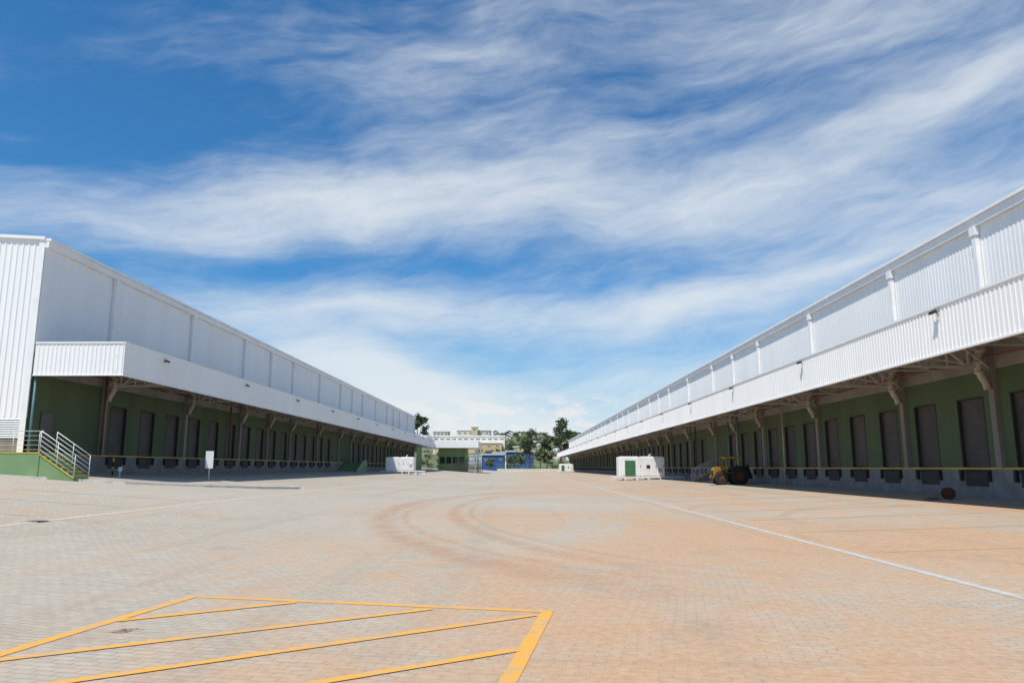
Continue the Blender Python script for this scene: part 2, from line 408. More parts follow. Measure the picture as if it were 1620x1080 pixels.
    bx(mb, -.16, -.005, y - hw + .002, y - hw + .05, dock + .003, dock + dh - .06); bx(mb, -.16, -.005, y + hw - .05, y + hw - .002, dock + .003, dock + dh - .06); bx(mb, -.16, -.002, y - hw + .002, y + hw - .002, dock + dh - .06, dock + dh - .002)
    fr = add('door_frame', mb, PIT, w, P(0, y, dock))
    mb = MB(); bx(mb, .004, .02, y - .75, y + .75, dock - .76, dock - .075); lv = add('leveler_pit_shade', mb, PIT, w, P(0, y, dock))  # flat dark plate: shade of the recessed leveler pit put into its colour
    mb = MB(); bx(mb, .024, .06, y - .9, y + .9, dock - .20, dock - .13)
    for q in (-1.0, .86): bx(mb, .015, .14, y + q, y + q + .14, dock - .55, dock - .10)
    bp = add('dock_bumper', mb, BLACK, w, P(0, y, dock))
    for q in doors[1:]:
        for src in (dr, fr, lv, bp): inst(src, P(0, q, dock), w)
    return w

def pill(start, seq, end):
    out = [start]; i = 0
    while out[-1] + seq[i % len(seq)] < end - 1: out.append(out[-1] + seq[i % len(seq)]); i += 1
    return out
YL = 35.9
wl = warehouse(1, -24, 4.5, YL, 170, 1.2, 2.3, 10.6, pill(42.4, [10.5,10.5,7,7], 170), 44.15, [(96, 105)],
    'long white corrugated warehouse with green dock wall and visible gable end', True)
wr = warehouse(-1, 18.8, 4.6, -6, 285, .4, 1.6, 10.05, pill(1.35, [10.5,10.5,7,7], 285), 3.1, [(68, 76)],
    'long white corrugated warehouse with green dock wall running beyond the yard', False)

mb = MB(); mb.box(-24.02, -23.95, 36.9, 37.8, 2.31, 4.35); add('personnel_door', mb, DOORM, wl)
mb = MB(); mb.box(-23.95, -23.93, 37.05, 37.2, 3.3, 3.45); add('door_handle', mb, GALV, wl)
for yy, m_ in ((42.05, REDP), (60.6, REDP)):
    mb = MB(); mb.tube([(-23.7, yy, 2.31), (-23.7, yy, 7.1)], .06); add('riser_pipe', mb, m_, wl, smooth=True)
for yy, m_ in ((63.4, TEAL), (66.2, TEAL), (78.6, REDP), (52.5, CONCP)):
    mb = MB(); mb.tube([(18.5, yy, .4), (18.5, yy, 6.4)], .07); add('riser_pipe', mb, m_, wr, smooth=True)
mb = MB(); mb.tube([(18.45, 0, 5.9), (18.45, 285, 5.9)], .045, 6); add('sprinkler_pipe', mb, REDP, wr, smooth=True)
mb = MB(); mb.tube([(-23.65, 37, 6.6), (-23.65, 169, 6.6)], .045, 6); add('sprinkler_pipe', mb, REDP, wl, smooth=True)

def floodlight(x, y, z, s):
    f = root('floodlight', (x, y, z), 'small dark floodlight bracketed to the white canopy fascia', 'floodlight', 'floodlights along the canopies')
    m1 = MB(); m1.bar((x, y, z), (x + s*.12, y, z + .02), .035); m1.box(x, x + s*.02, y - .06, y + .06, z - .07, z + .07); m1.bar((x + s*.10, y - .13, z + .02), (x + s*.10, y + .13, z + .02), .02)
    add('bracket', m1, STEEL, f)
    m2 = MB(); e_ = .12
    q = [(.05, -e_, -.04), (.22, -e_, -.10), (.25, -e_, -.01), (.10, -e_, .07)]
    m2.face([(x + s*a, y + b_, z + c) for a, b_, c in q]); m2.face([(x + s*a, y - b_, z + c) for a, b_, c in q][::-1])
    for k in range(4):
        a = q[k]; c = q[(k+1) % 4]
        m2.face([(x + s*a[0], y - e_, z + a[2]), (x + s*c[0], y - e_, z + c[2]), (x + s*c[0], y + e_, z + c[2]), (x + s*a[0], y + e_, z + a[2])])
    add('housing', m2, PIT, f)
for i in range(20):
    if 24.7 + 12.2*i < 280: floodlight(14.17, 24.7 + 12.2*i, 1.6 + 5.2, -1)
for i in range(11): floodlight(-19.47, 40 + 12.2*i, 2.3 + 5.05, 1)

# ------------------------------------------------------------------ stairs
def rails(mb, pts, h=.98, n=5, t=1.0):
    for k in range(n): mb_z = .12 + (h - .12) * k / (n - 1); mb.tube([Vector(p) + Vector((0, 0, mb_z)) for p in pts], (.018 if k == n-1 else .010) * t, 6)
    for a, c in zip(pts, pts[1:]):
        L = (Vector(c) - Vector(a)).length; m = max(1, round(L / 1.2))
        for j in range(m + 1):
            q = Vector(a).lerp(Vector(c), j / m); mb.tube([q, q + Vector((0, 0, h))], .016 * t, 6)
def stairs(xt, y0, y1, dx, zt, zb, run, label, matS):
    s = root('staircase', (xt, y0, zb), label, 'staircase')
    n = 6; mb = MB()
    for k in range(n):
        z = zt - (zt - zb) * (k + 1) / (n + 1)
        xa = xt + dx * run * k / n; xb = xt + dx * run * (k + 1) / n
        mb.box(xa, xb, y0 + .03, y1 - .03, zb - .1, z)
        m1 = MB(); m1.box(xb - dx*.05, xb + dx*.014, y0 + .02, y1 - .02, z - .02, z + .014); add('step_nosing', m1, YEL, s)
    add('steps', mb, matS, s)
    for yy in (y0, y1):
        a = (xt, yy, zt); c = (xt + dx*run, yy, zb + .12); m1 = MB(); rails(m1, [a, c]); add('railing', m1, GALV, s, smooth=True)
        m1 = MB(); m1.bar((xt, yy, zt - .10), (xt + dx*run, yy, zb + .04), .03, .05); add('stringer', m1, YEL, s)
    return s
stairs(-22.3, 34.5, 35.7, 1, 2.3, gz(-20.6) + .10, 1.7, 'concrete stairs with yellow nosings and galvanised railings', GREEN2)
lp = root('loading_platform', (-24, 34.5, 1.3), 'green raised landing with yellow edge and galvanised railing', 'platform')
mb = MB(); mb.box(-22.3, -60, 34.5, YL - .1, 1.1, 2.25); mb.box(-23.1, -23.985, YL - .1, 38.4, 1.0, 2.25); add('base', mb, GREEN2, lp)
mb = MB(); mb.box(-22.29, -60, 34.48, YL - .1, 2.25, 2.3); mb.box(-23.09, -23.985, YL - .1, 38.4, 2.25, 2.3); add('edge_stripe', mb, YEL, lp)
mb = MB(); rails(mb, [(-60, 34.55, 2.3), (-22.4, 34.55, 2.3)]); add('railing', mb, GALV, lp, smooth=True)
stairs(18.7, 70.2, 71.5, -1, 1.6, gz(16.5), 2.4, 'galvanised railed stairs climbing to the dock', CONC)
rp = root('access_ramp', (-22.4, 99, 1.1), 'concrete access ramp with green painted side walls', 'ramp')
mb = MB(); pr = [(98, gz(-21) + .02), (102, 2.3), (104.5, 2.3), (104.5, 1.0), (98, 1.0)]
for xx in (-21.3, -23.9): mb.face([(xx, a, c) for a, c in pr])
mb.face([(-21.3, 98, pr[0][1]), (-23.9, 98, pr[0][1]), (-23.9, 102, 2.3), (-21.3, 102, 2.3)]); mb.face([(-21.3, 102, 2.3), (-23.9, 102, 2.3), (-23.9, 104.5, 2.3), (-21.3, 104.5, 2.3)]); mb.face([(-21.3, 104.5, 1), (-23.9, 104.5, 1), (-23.9, 104.5, 2.3), (-21.3, 104.5, 2.3)])
add('ramp_body', mb, GREEN2, rp)
mb = MB(); mb.bar((-21.35, 98, pr[0][1] + .1), (-21.35, 102, 2.4), .12, .3); mb.box(-21.41, -21.29, 102, 104.5, 2.3, 2.55); add('side_wall', mb, GREEN2, rp)

# ------------------------------------------------------------------ street furniture
sxx = -17.45; gy0 = gz(sxx) + H
sg = root('sign', (sxx, 42.0, gy0), 'blank white board sign on a slim post standing on pavement', 'sign')
mb = MB(); mb.tube([(sxx, 42, gy0), (sxx, 42, gy0 + 1.6)], .025); add('post', mb, GALV, sg, smooth=True)
mb = MB(); mb.box(sxx - .22, sxx + .22, 41.94, 41.965, gy0 + .70, gy0 + 1.66); add('board', mb, SIGNW, sg)
bo = root('bollard', (-22.3, 40.9, gz(-22.3) + H), 'slim yellow and black striped guard post', 'bollard')
for k in range(4):
    mb = MB(); z = gz(-22.3) + H + k * .24; mb.tube([(-22.3, 40.9, z), (-22.3, 40.9, z + .24)], .05, 12); add('band', mb, YEL if k % 2 else BLACK, bo, smooth=True)
mb = MB(); zz = gz(-21.2) + H; ub = root('utility_post', (-21.2, 39.6, zz), 'short post carrying a small white box', 'post')
mb.tube([(-21.2, 39.6, zz), (-21.2, 39.6, zz + .4)], .03); add('post', mb, GALV, ub)
mb = MB(); mb.box(-21.28, -21.12, 39.54, 39.66, zz + .3, zz + .52); add('box_cover', mb, SIGNW, ub)

def genset(x0, x1, y, h, label, dep=2.2, green=False, ext=0):
    zg = gz((x0 + x1) / 2); zmx = max(gz(x0), gz(x1))
    r = root('generator_set', ((x0+x1)/2, y + dep/2, zg), label, 'generator', 'generators in the yard')
    zb = zmx + .30; xm = x0 + (x1 - x0) * .47
    for a, c in ((x0, xm - .02), (xm + .02, x1)):
        mb = MB(); mb.box(a, c, y, y + dep, zb, zb + h)
        mb.box(a + .2, c - .2, y + .3, y + dep - .3, zb + h, zb + h + .06)
        o = add('cabinet', mb, WHITE2, r); bv = o.modifiers.new('b', 'BEVEL'); bv.width = .03; bv.segments = 2
    mb = MB()
    xa, xb_ = x0 - .7, x1 + ext
    for yy in (y + .05, y + dep - .05): mb.bar((xa, yy, zb - .08), (xb_, yy, zb - .08), .12, .16)
    n = 7
    for k in range(n):
        q = xa + .1 + (xb_ - xa - .2) * k / (n - 1); mb.bar((q, y, zb - .10), (q, y + dep, zb - .10), .08, .1)
        for yy in (y + .05, y + dep - .05): mb.box(q - .06, q + .06, yy - .06, yy + .06, gz(q) - .01, zb - .14)
    add('base_frame', mb, GALV, r)
    W = x1 - x0; nd = 6
    for k in range(nd):
        if green and k in (1,): continue
        mb = MB(); mb.box(x0 + W*k/nd + .06, x0 + W*(k+1)/nd - .06, y - .03, y - .003, zb + .12, zb + h - .12)
        dd = add('cabinet_door', mb, WHITE2, r)
        mb = MB(); mb.box(x0 + W*(k+1)/nd - .16, x0 + W*(k+1)/nd - .12, y - .06, y - .03, zb + h*.45, zb + h*.58); add('handle', mb, BLACK, dd)
    if green:
        mb = MB(); mb.box(x0 + W*.13, x0 + W*.36, y - .05, y - .034, zb + .05, zb + h - .40); add('control_panel', mb, GDK, r)
        mb = MB(); mb.box(x0 + W*.60, x0 + W*.68, y - .06, y - .032, zb + .9, zb + 1.25); add('vent', mb, BLACK, r)
    mb = MB()
    for k in range(4): mb.box(x0 + W*.86, x0 + W*.94, y - .05, y - .032, zb + .5 + k*.1, zb + .55 + k*.1)
    mb.box(x0 + W*.855, x0 + W*.945, y - .034, y - .031, zb + .46, zb + .90); add('vent', mb, STEEL, r)
    mb = MB(); mb.tube([(x0 + W*.7, y + dep/2, zb + h), (x0 + W*.7, y + dep/2, zb + h + .22), (x0 + W*.74, y + dep/2, zb + h + .3)], .08); add('exhaust', mb, STEEL, r)
    return r
GDK = mat('green_panel', (.05, .17, .07), .6)
genset(11.1, 16.2, 84, 2.15, 'white generator cabinet with green panel on galvanised frame', green=True, ext=2.2)
genset(-19.0, -15.0, 106, 1.85, 'white generator cabinet on a galvanised frame', ext=1.4)
genset(11.4, 15.4, 215, 2.0, 'far white generator cabinet with green panel', green=True, ext=.5)

def disc(mb, c, r, w, n=24, axis='y', ri=0):
    c = Vector(c); i0 = len(mb.v); prof = [(ri, -w/2), (r*.93, -w/2), (r, -w*.3), (r, w*.3), (r*.93, w/2), (ri, w/2)]
    for j in range(n):
        a = 2*math.pi*j/n
        for rr, q in prof: mb.v.append(c + Vector((rr*math.cos(a), q, rr*math.sin(a))))
    m = len(prof)
    for j in range(n):
        for k in range(m - 1):
            a = i0 + j*m + k; b2 = i0 + ((j+1) % n)*m + k; mb.f.append((a, b2, b2+1, a+1))
def wheel(parent, x, y, z, r, w):
    wh = root('wheel', (x, y, z), '', ''); del wh['label'], wh['category']; wh.parent = parent; wh.location = Vector((x, y, z)) - ORG[parent.name]
    m1 = MB(); disc(m1, (x, y, z), r, w, 28, ri=r*.5)
    for k in range(22):
        a = 2*math.pi*k/22; q = Vector((math.cos(a), 0, math.sin(a)))
        m1.bar(Vector((x, y - w*.42, z)) + q*r*1.0, Vector((x, y + w*.42, z)) + Vector((math.cos(a+.12), 0, math.sin(a+.12)))*r, .05, .06)
    add('tyre', m1, BLACK, wh)
    m1 = MB(); disc(m1, (x, y, z), r*.5, w*.8, 20); disc(m1, (x, y, z), r*.18, w*1.0, 12); add('rim', m1, RUST, wh)
tx, ty = 16.1, 58.0; tz = gz(16.0)
t = root('tractor', (tx, ty, tz), 'dull orange backhoe tractor with open cab and black tyres', 'tractor')
for yy in (ty - .62, ty + .62):
    wheel(t, tx + .65, yy, tz + .64, .66, .40); wheel(t, tx - .75, yy, tz + .50, .50, .34)
mb = MB(); mb.box(tx - 1.1, tx + 1.1, ty - .26, ty + .26, tz + .45, tz + .72); mb.box(tx - .85, tx - .65, ty - .55, ty + .55, tz + .42, tz + .54); mb.box(tx + .55, tx + .75, ty - .55, ty + .55, tz + .55, tz + .69); add('chassis', mb, PIT, t)
mb = MB()
hp = [(-1.25, .72), (-1.28, 1.12), (-1.12, 1.30), (-.25, 1.40), (-.2, .72)]
for sy in (-.38, .38): mb.face([(tx + a, ty + sy, tz + c) for a, c in hp])
for a, c in zip(hp, hp[1:] + hp[:1]): mb.face([(tx + a[0], ty - .38, tz + a[1]), (tx + c[0], ty - .38, tz + c[1]), (tx + c[0], ty + .38, tz + c[1]), (tx + a[0], ty + .38, tz + a[1])])
add('hood', mb, ORANGE, t)
mb = MB(); mb.box(tx - 1.30, tx - 1.275, ty - .28, ty + .28, tz + .75, tz + 1.05)
for k in range(4): mb.box(tx - 1.05, tx - .6, ty - .385, ty - .382, tz + .88 + k*.08, tz + .92 + k*.08)
add('grille', mb, BLACK, t)
for yy in (-.62, .62):
    mb = MB(); i0 = len(mb.v); N = 8
    for j in range(N + 1):
        a1 = math.radians(20 + j * 130 / N)
        for w_ in (-.2, .2): mb.v.append(Vector((tx + .65 + .76*math.cos(a1), ty + yy + w_, tz + .64 + .76*math.sin(a1))))
    for j in range(N): mb.f.append((i0 + 2*j, i0 + 2*j + 1, i0 + 2*j + 3, i0 + 2*j + 2))
    add('fender', mb, PIT, t)
mb = MB(); mb.box(tx + .25, tx + .65, ty - .25, ty + .25, tz + .90, tz + 1.05); mb.box(tx + .60, tx + .70, ty - .25, ty + .25, tz + 1.05, tz + 1.5); add('seat', mb, BLACK, t)
mb = MB()
pp = [(-.3, -.48), (-.3, .48), (.75, .48), (.75, -.48)]
for a, yy in pp: mb.tube([(tx + a, ty + yy, tz + .85), (tx + a*.95, ty + yy, tz + 2.0)], .05, 6)
for (a, c), (d, e) in zip(pp, pp[1:] + pp[:1]): mb.bar((tx + a*.95, ty + c, tz + 1.98), (tx + d*.95, ty + e, tz + 1.98), .07); mb.bar((tx + a, ty + c, tz + .87), (tx + d, ty + e, tz + .87), .07)
add('cab_frame', mb, ORANGE, t)
mb = MB(); mb.box(tx - .42, tx + .85, ty - .58, ty + .58, tz + 2.01, tz + 2.10); add('cab_roof', mb, ORANGE, t)
mb = MB(); mb.box(tx + .85, tx + 1.3, ty - .4, ty + .4, tz + .72, tz + 1.35); add('rear_body', mb, PIT, t)
mb = MB(); mb.tube([(tx - .8, ty + .1, tz + 1.3), (tx - .8, ty + .1, tz + 1.75)], .035, 8); add('exhaust_pipe', mb, PIT, t)
mb = MB()
for yy in (-.46, .46): mb.bar((tx - .3, ty + yy, tz + 1.25), (tx - 1.05, ty + yy, tz + 1.0), .08, .12); mb.bar((tx - 1.05, ty + yy, tz + 1.02), (tx - 1.36, ty + yy, tz + .5), .08, .11)
mb.bar((tx - 1.05, ty - .46, tz + 1.0), (tx - 1.05, ty + .46, tz + 1.0), .07)
add('loader_arm', mb, ORANGE, t)
mb = MB(); bp = [(-1.34, .55), (-1.32, .3), (-1.38, .22), (-1.50, .21)]
for a, c in zip(bp, bp[1:]): mb.face([(tx + a[0], ty - .55, tz + a[1]), (tx + c[0], ty - .55, tz + c[1]), (tx + c[0], ty + .55, tz + c[1]), (tx + a[0], ty + .55, tz + a[1])])
for sy in (-.55, .55): mb.face([(tx + a, ty + sy, tz + c) for a, c in bp])
add('loader_bucket', mb, PIT, t)
mb = MB(); mb.bar((tx + 1.2, ty, tz + .7), (tx + 1.45, ty, tz + 1.5), .14, .16); mb.bar((tx + 1.45, ty, tz + 1.5), (tx + 1.62, ty, tz + .8), .12, .13); mb.box(tx + 1.45, tx + 1.72, ty - .2, ty + .2, tz + .45, tz + .8); add('backhoe_boom', mb, PIT, t)

zd = gz(17.1); dr = root('cable_drum', (17.05, 30.2, zd), 'rusty brown cable drum standing on its edge', 'cable drum')
for nm, q in (('flange', -.10), ('flange', .10)):
    mb = MB(); disc(mb, (17.05, 30.2 + q, zd + .235), .235, .03, 24, ri=.05); add(nm, mb, RUST, dr)
mb = MB(); disc(mb, (17.05, 30.2, zd + .235), .12, .17, 16); add('core', mb, WOODM, dr)
bd = root('timber_pallet', (16.35, 30.2, gz(16.35)), 'low pile of weathered brown boards on the paving', 'timber')
for k in range(4):
    mb = MB(); z = gz(16.0) + .05 * (k // 2) + .03; mb.bar((16.0, 29.9 + .22*(k % 2) + .05*k, z + .02), (16.6, 29.95 + .3*(k % 2), z + .03), .12, .03); add('board', mb, WOODM, bd)

lf = MB(); R2 = random.Random(3)
for k in range(11):
    a = R2.uniform(-.5, .5); L = R2.uniform(.07, .2); x0, y0 = -4.10 + k*.014, 7.62 + k*.012
    lf.face([(x0, y0, .010), (x0 + L*math.cos(a), y0 + L*math.sin(a)*.8, .012 + R2.random()*.008), (x0 + L*.9*math.cos(a+.16), y0 + L*.9*math.sin(a+.16)*.8, .010)])
tag(add('dry_leaf', lf, WOODM, None, (-4.1, 7.6, .010)), 'dry brown palm leaf lying on the pavers', 'leaf')

# ------------------------------------------------------------------ hills & town
mb = MB(); nx, ny = 80, 40
def hz_(x, y):
    t = max(0, min(1, (y - 340) / 320)); s = t*t*(3-2*t)
    return .3 + s * (22 + 5*math.sin(x*.011 + 1) + 3*math.sin(x*.031 + y*.013)) + (max(0, y-660)) * .006
for j in range(ny + 1):
    for i in range(nx + 1):
        xx = -1200 + 2400*i/nx; yy = 340 + 1300*(j/ny)**1.4; mb.v.append(Vector((xx, yy, hz_(xx, yy) if j else -.5)))
for j in range(ny):
    for i in range(nx): a = j*(nx+1) + i; mb.f.append((a, a+1, a+nx+2, a+nx+1))
HILL = mat('hill_scrub', (.15, .17, .08), .95, 0, .5, .05, dirt=(.26, .20, .12), dirtamt=.6)
o = add('hill', mb, HILL, smooth=True); o['kind'] = 'structure'

def town(x0, x1, y, dep, z0, z1, m, label, nw=0, rows=1, roof=None, cat='building', ww=1.6, wh=1.2):
    r = root('building', ((x0+x1)/2, y + dep/2, z0), label, cat)
    mb = MB(); mb.box(x0, x1, y, y + dep, z0 - 6, z1); add('wall', mb, m, r)
    mb = MB()
    if roof == 'gable':
        h = (x1-x0)*.12 + .6
        mb.face([(x0-.5,y-.5,z1),(x0-.5,y+dep+.5,z1),((x0+x1)/2,y+dep+.5,z1+h),((x0+x1)/2,y-.5,z1+h)]); mb.face([(x1+.5,y-.5,z1),(x1+.5,y+dep+.5,z1),((x0+x1)/2,y+dep+.5,z1+h),((x0+x1)/2,y-.5,z1+h)])
        mb.face([(x0-.3,y-.01,z1),(x1+.3,y-.01,z1),((x0+x1)/2,y-.01,z1+h)]); add('roof', mb, TILE, r)
    else:
        mb.box(x0 - .4, x1 + .4, y - .4, y + dep + .4, z1, z1 + .6); add('roof', mb, WHITE2 if roof != 'dark' else ROOFM, r)
    if nw:
        src = None
        for k in range(rows):
            for j in range(nw):
                wx = x0 + (x1-x0)*(j+.5)/nw; wz = z1 - 1.9 - k*3.3
                if src is None:
                    m2 = MB(); m2.box(wx - ww/2, wx + ww/2, y - .06, y - .02, wz - wh/2, wz + wh/2); src = add('window', m2, WINF, r, (wx, y, wz))
                else: inst(src, (wx, y, wz), r)
    return r
town(-58, -10, 500, 26, 15, 22.2, CREAM, 'long low cream commercial building with a window band', 12, 1, None, 'building', 2.6, .8)
town(-56, -12, 494, 5.4, 10, 17.4, BEIGE, 'yellowish lower storey wing projecting from the cream building', 8, 1, None, 'building', 2.0, .8)
town(-46, -22, 545, 25, 21, 28.2, CREAM, 'pale upper block with white roof edge behind the long building', 6, 1, None, 'building', 1.6, .8)
town(-35, -30.5, 538, 6, 21, 30.5, BEIGE, 'narrow yellowish stair tower rising beside the pale block', 1, 1)
town(-9, 4, 480, 20, 9, 14.5, BEIGE, 'orange tan hillside block with white roof edge', 5, 1, None, 'building', 1.4, .8)
town(-70, -58, 600, 20, 24, 30, CREAM, 'pale apartment block on the ridge', 4, 1)
town(-27, -14, 400, 14, 4, 7.6, WHITE2, 'low white roofed shed at the foot of the hill', 0, 1, 'dark')
town(-13, -3, 360, 14, 1, 8.4, WHITE2, 'low pale block behind the blue sheds', 5, 1, 'dark', 'building', 1.4, .8)
town(-16, -6.5, 318, 14, .6, 6.8, BLUEM, 'blue metal clad shed behind the trees', 3, 1, 'dark')
town(-5.8, 6, 322, 14, .6, 8.2, BLUEM, 'taller blue metal clad shed beside a lower one', 4, 1, 'dark')
RR = random.Random(11)
for k in range(70):
    xx = RR.uniform(-80, 50); yy = RR.uniform(400, 680); zz = hz_(xx, yy); w_ = RR.uniform(4, 9); dz = RR.uniform(2.2, 4); mm = RR.choice([CREAM, BEIGE, CREAM, WHITE2])
    if 440 < yy < 560 and -75 < xx < 3: continue
    if k % 2 and yy > 560: continue
    town(xx, xx + w_, yy, 8, zz, zz + dz, mm, 'small tiled roof house on the hillside', 2, 1, 'gable', 'house', 1.0, 1.0)

zg = gz(-18)
gh = root('gatehouse', (-18, 190, zg), 'green gatehouse with wide white flat roof canopy', 'gatehouse')
mb = MB(); mb.box(-20.5, -13.5, 188, 197, zg - .2, 6.1); add('wall', mb, GREEN2, gh)
mb = MB(); mb.box(-27.5, -10.2, 184, 200, 6.4, 8.1); add('canopy_roof', mb, WHITE2, gh)
for xx in (-26.5, -11):
    for yy in (185.5, 198): mb = MB(); mb.tube([(xx, yy, gz(xx)), (xx, yy, 6.4)], .18); add('column', mb, WHITE2, gh)
mb = MB(); mb.box(-20.4, -13.6, 188.1, 196.9, 6.1, 6.4); add('roof_plinth', mb, CONC, gh)
for k in range(4):
    mb = MB(); xx = -20 + k*1.6; mb.box(xx, xx + 1.2, 187.9, 187.97, 2.6, 4.2); add('window', mb, GLASS, gh)
gt = root('entrance_gate', (-11, 186, gz(-11)), 'grey barred entrance gate below the gatehouse roof', 'gate')
mb = MB()
for k in range(36): xx = -15.5 + k*.17; mb.box(xx, xx + .09, 183, 183.06, gz(xx), 3.4)
for z in (1.2, 2.2, 3.2): mb.box(-15.6, -9.3, 182.97, 183.09, z, z + .14)
add('bars', mb, PIT, gt)
mb = MB(); mb.box(-15.8, -15.62, 182.9, 183.1, gz(-15.6), 3.6); mb.box(-9.28, -9.1, 182.9, 183.1, gz(-9.3), 3.6); mb.box(-15.8, -9.1, 182.9, 183.15, 3.6, 3.75); add('frame', mb, PIT, gt)
sh = root('annex_building', (-26, 176, 1.2), 'small white flat roofed annex beside the warehouse', 'building')
mb = MB(); mb.box(-34, -24, 174, 183, 1.0, 7.4); add('wall', mb, GREEN2, sh)
mb = MB(); mb.box(-35, -21.5, 173, 184, 7.4, 9.0); add('roof', mb, WHITE2, sh)
pw = MB(); pw.box(-9, 60, 300, 300.3, -.2, 1.1); tag(add('perimeter_wall', pw, CREAM, None, (0, 300, 0)), 'low pale perimeter wall closing the yard', 'wall')
fc = root('fence', (0, 296, 0), 'tall green mesh fence at the end of the yard', 'fence')
mb = MB()
for k in range(30): xx = -9 + k*1.5; mb.box(xx - .04, xx + .04, 296, 296.08, gz(xx), 3.2)
add('posts', mb, GREEN2, fc)
mb = MB()
for z in (.6, 1.2, 1.8, 2.4, 3.0): mb.box(-9, 34.5, 296.1, 296.14, z, z + .05)
add('rails', mb, GREEN2, fc)
marking('road_marking_end', [((-9 + k*3, 288), (-7.4 + k*3, 288)) for k in range(8)], .6, YLINE)

# ------------------------------------------------------------------ trees
def leafmat(name, c1, c2):
    m, nt, b = newmat(name); p = nt.pos()
    f = nt.ramp(nt.noise(p, .45, 3), .35, .65)
    nt.put(b.inputs['Base Color'], nt.mix(f, (*c1, 1), (*c2, 1))); b.inputs['Roughness'].default_value = .7
    return m
LEAF1 = leafmat('leaf_dark', (.05, .075, .03), (.10, .135, .055)); LEAF2 = leafmat('leaf_light', (.09, .13, .05), (.15, .19, .075))
def crown(mb, rnd, c, rx, rz, ncl, nl, ls, R_):
    for _ in range(ncl):
        while True:
            q = Vector((rnd.uniform(-1,1), rnd.uniform(-1,1), rnd.uniform(-1,1)))
            if q.length < 1: break
        q = q * (.55 + .45 * rnd.random()) ; cc = Vector((c[0] + q.x*rx, c[1] + q.y*rx, c[2] + q.z*rz)); rc = R_ * rnd.uniform(.6, 1.3)
        for _ in range(nl):
            d = Vector((rnd.gauss(0, .5), rnd.gauss(0, .5), rnd.gauss(0, .42))) * rc; o = cc + d
            a = Vector((rnd.gauss(0,1), rnd.gauss(0,1), rnd.gauss(0,.6))).normalized(); b_ = a.cross(Vector((rnd.gauss(0,1), rnd.gauss(0,1), rnd.gauss(0,1)))).normalized()
            s_ = ls * rnd.uniform(.6, 1.4); mb.face([o - a*s_ , o + b_*s_*.5, o + a*s_, o - b_*s_*.5])
def tree(x, y, h, rx, label, lm, seed, lobes=6, g0=None):
    rnd = random.Random(seed); z = gz(x) if g0 is None else g0
    t = root('tree', (x, y, z), label, 'tree', None)
    mt = MB(); mc = MB(); tr = h * .022
    top = Vector((x + rnd.uniform(-.5,.5), y, z + h*.72))
    mt.tube([(x, y, z - .2), (x + .1, y, z + h*.25), top.lerp(Vector((x,y,z)), .35), top], [tr, tr*.8, tr*.6, tr*.25], 8)
    lobes += 2
    for k in range(lobes):
        a = 2*math.pi*(k*2.4/lobes) + rnd.uniform(-.4,.4); hh_ = .38 + .52 * (k + .5) / lobes + rnd.uniform(-.06, .06); rr = rx * rnd.uniform(.4, .85) * (1.2 - hh_*.6)
        c = Vector((x + math.cos(a)*rr, y + math.sin(a)*rr, z + h*hh_)); s0 = Vector((x + .1, y, z + h*(.2 + .3*rnd.random())))
        mt.tube([s0, s0.lerp(c, .55) + Vector((0,0,-h*.02)), c], [tr*.4, tr*.25, tr*.08], 6)
        crown(mc, rnd, c, rx*.40, h*.08, 8, 36, .26 + h*.0065, rx*.21)
    crown(mc, rnd, (top.x, y, z + h*.88), rx*.33, h*.09, 7, 36, .26 + h*.0065, rx*.2)
    add('trunk', mt, BARK, t, smooth=True); add('crown', mc, lm, t); return t
tree(17.0, 312, 23, 5.6, 'tall dark leafy tree behind the end of the yard', LEAF1, 1, 7)
tree(11.6, 322, 15.5, 3.6, 'slender dark tree beside a taller one', LEAF1, 2, 6)
tree(4.2, 312, 17.5, 4.4, 'broad green tree beyond the perimeter wall', LEAF1, 3, 6)
tree(-.3, 305, 8, 3.0, 'lower bushy green tree beyond the yard', LEAF2, 4, 5)
tree(8.4, 306, 9.5, 3.0, 'mid height green tree beyond the yard', LEAF2, 5, 5)
tree(-29.0, 212, 16.0, 3.4, 'dark tree rising above the warehouse end', LEAF1, 7, 5)
tree(-33, 216, 15.0, 3.5, 'dark leafy tree behind the warehouse end', LEAF1, 8, 5)
tree(-3.8, 312, 6.5, 2.6, 'small bushy tree by the blue shed', LEAF2, 9, 5)
tree(-12.5, 312, 4.8, 2.3, 'small light green tree before the blue shed', LEAF2, 10, 4)
tree(-34, 400, 11, 4.5, 'leafy tree on the lower hillside', LEAF2, 13, 5, 3)
tree(-16, 385, 8, 4, 'leafy tree on the lower hillside', LEAF2, 18, 5, 2)
tree(22.5, 330, 19, 5, 'dark tree behind the warehouse end', LEAF1, 14, 5)
tree(-6, 430, 10, 4.5, 'round tree on the hillside', LEAF2, 15, 5, 6)
tree(3, 440, 12, 5, 'round tree on the hillside', LEAF2, 16, 5, 8)
mb = MB(); rnd = random.Random(21)
for k in range(330):
    xx = rnd.uniform(-110, 90); yy = rnd.uniform(345, 690); zz = hz_(xx, yy)
    crown(mb, rnd, (xx, yy, zz + 1.2), 2.3, 1.0, 3, 14, .8, 1.4)
o = add('wood', mb, LEAF2); o['kind'] = 'stuff'; o['label'] = 'scattered green scrub and trees over the hillside'; o['category'] = 'trees'

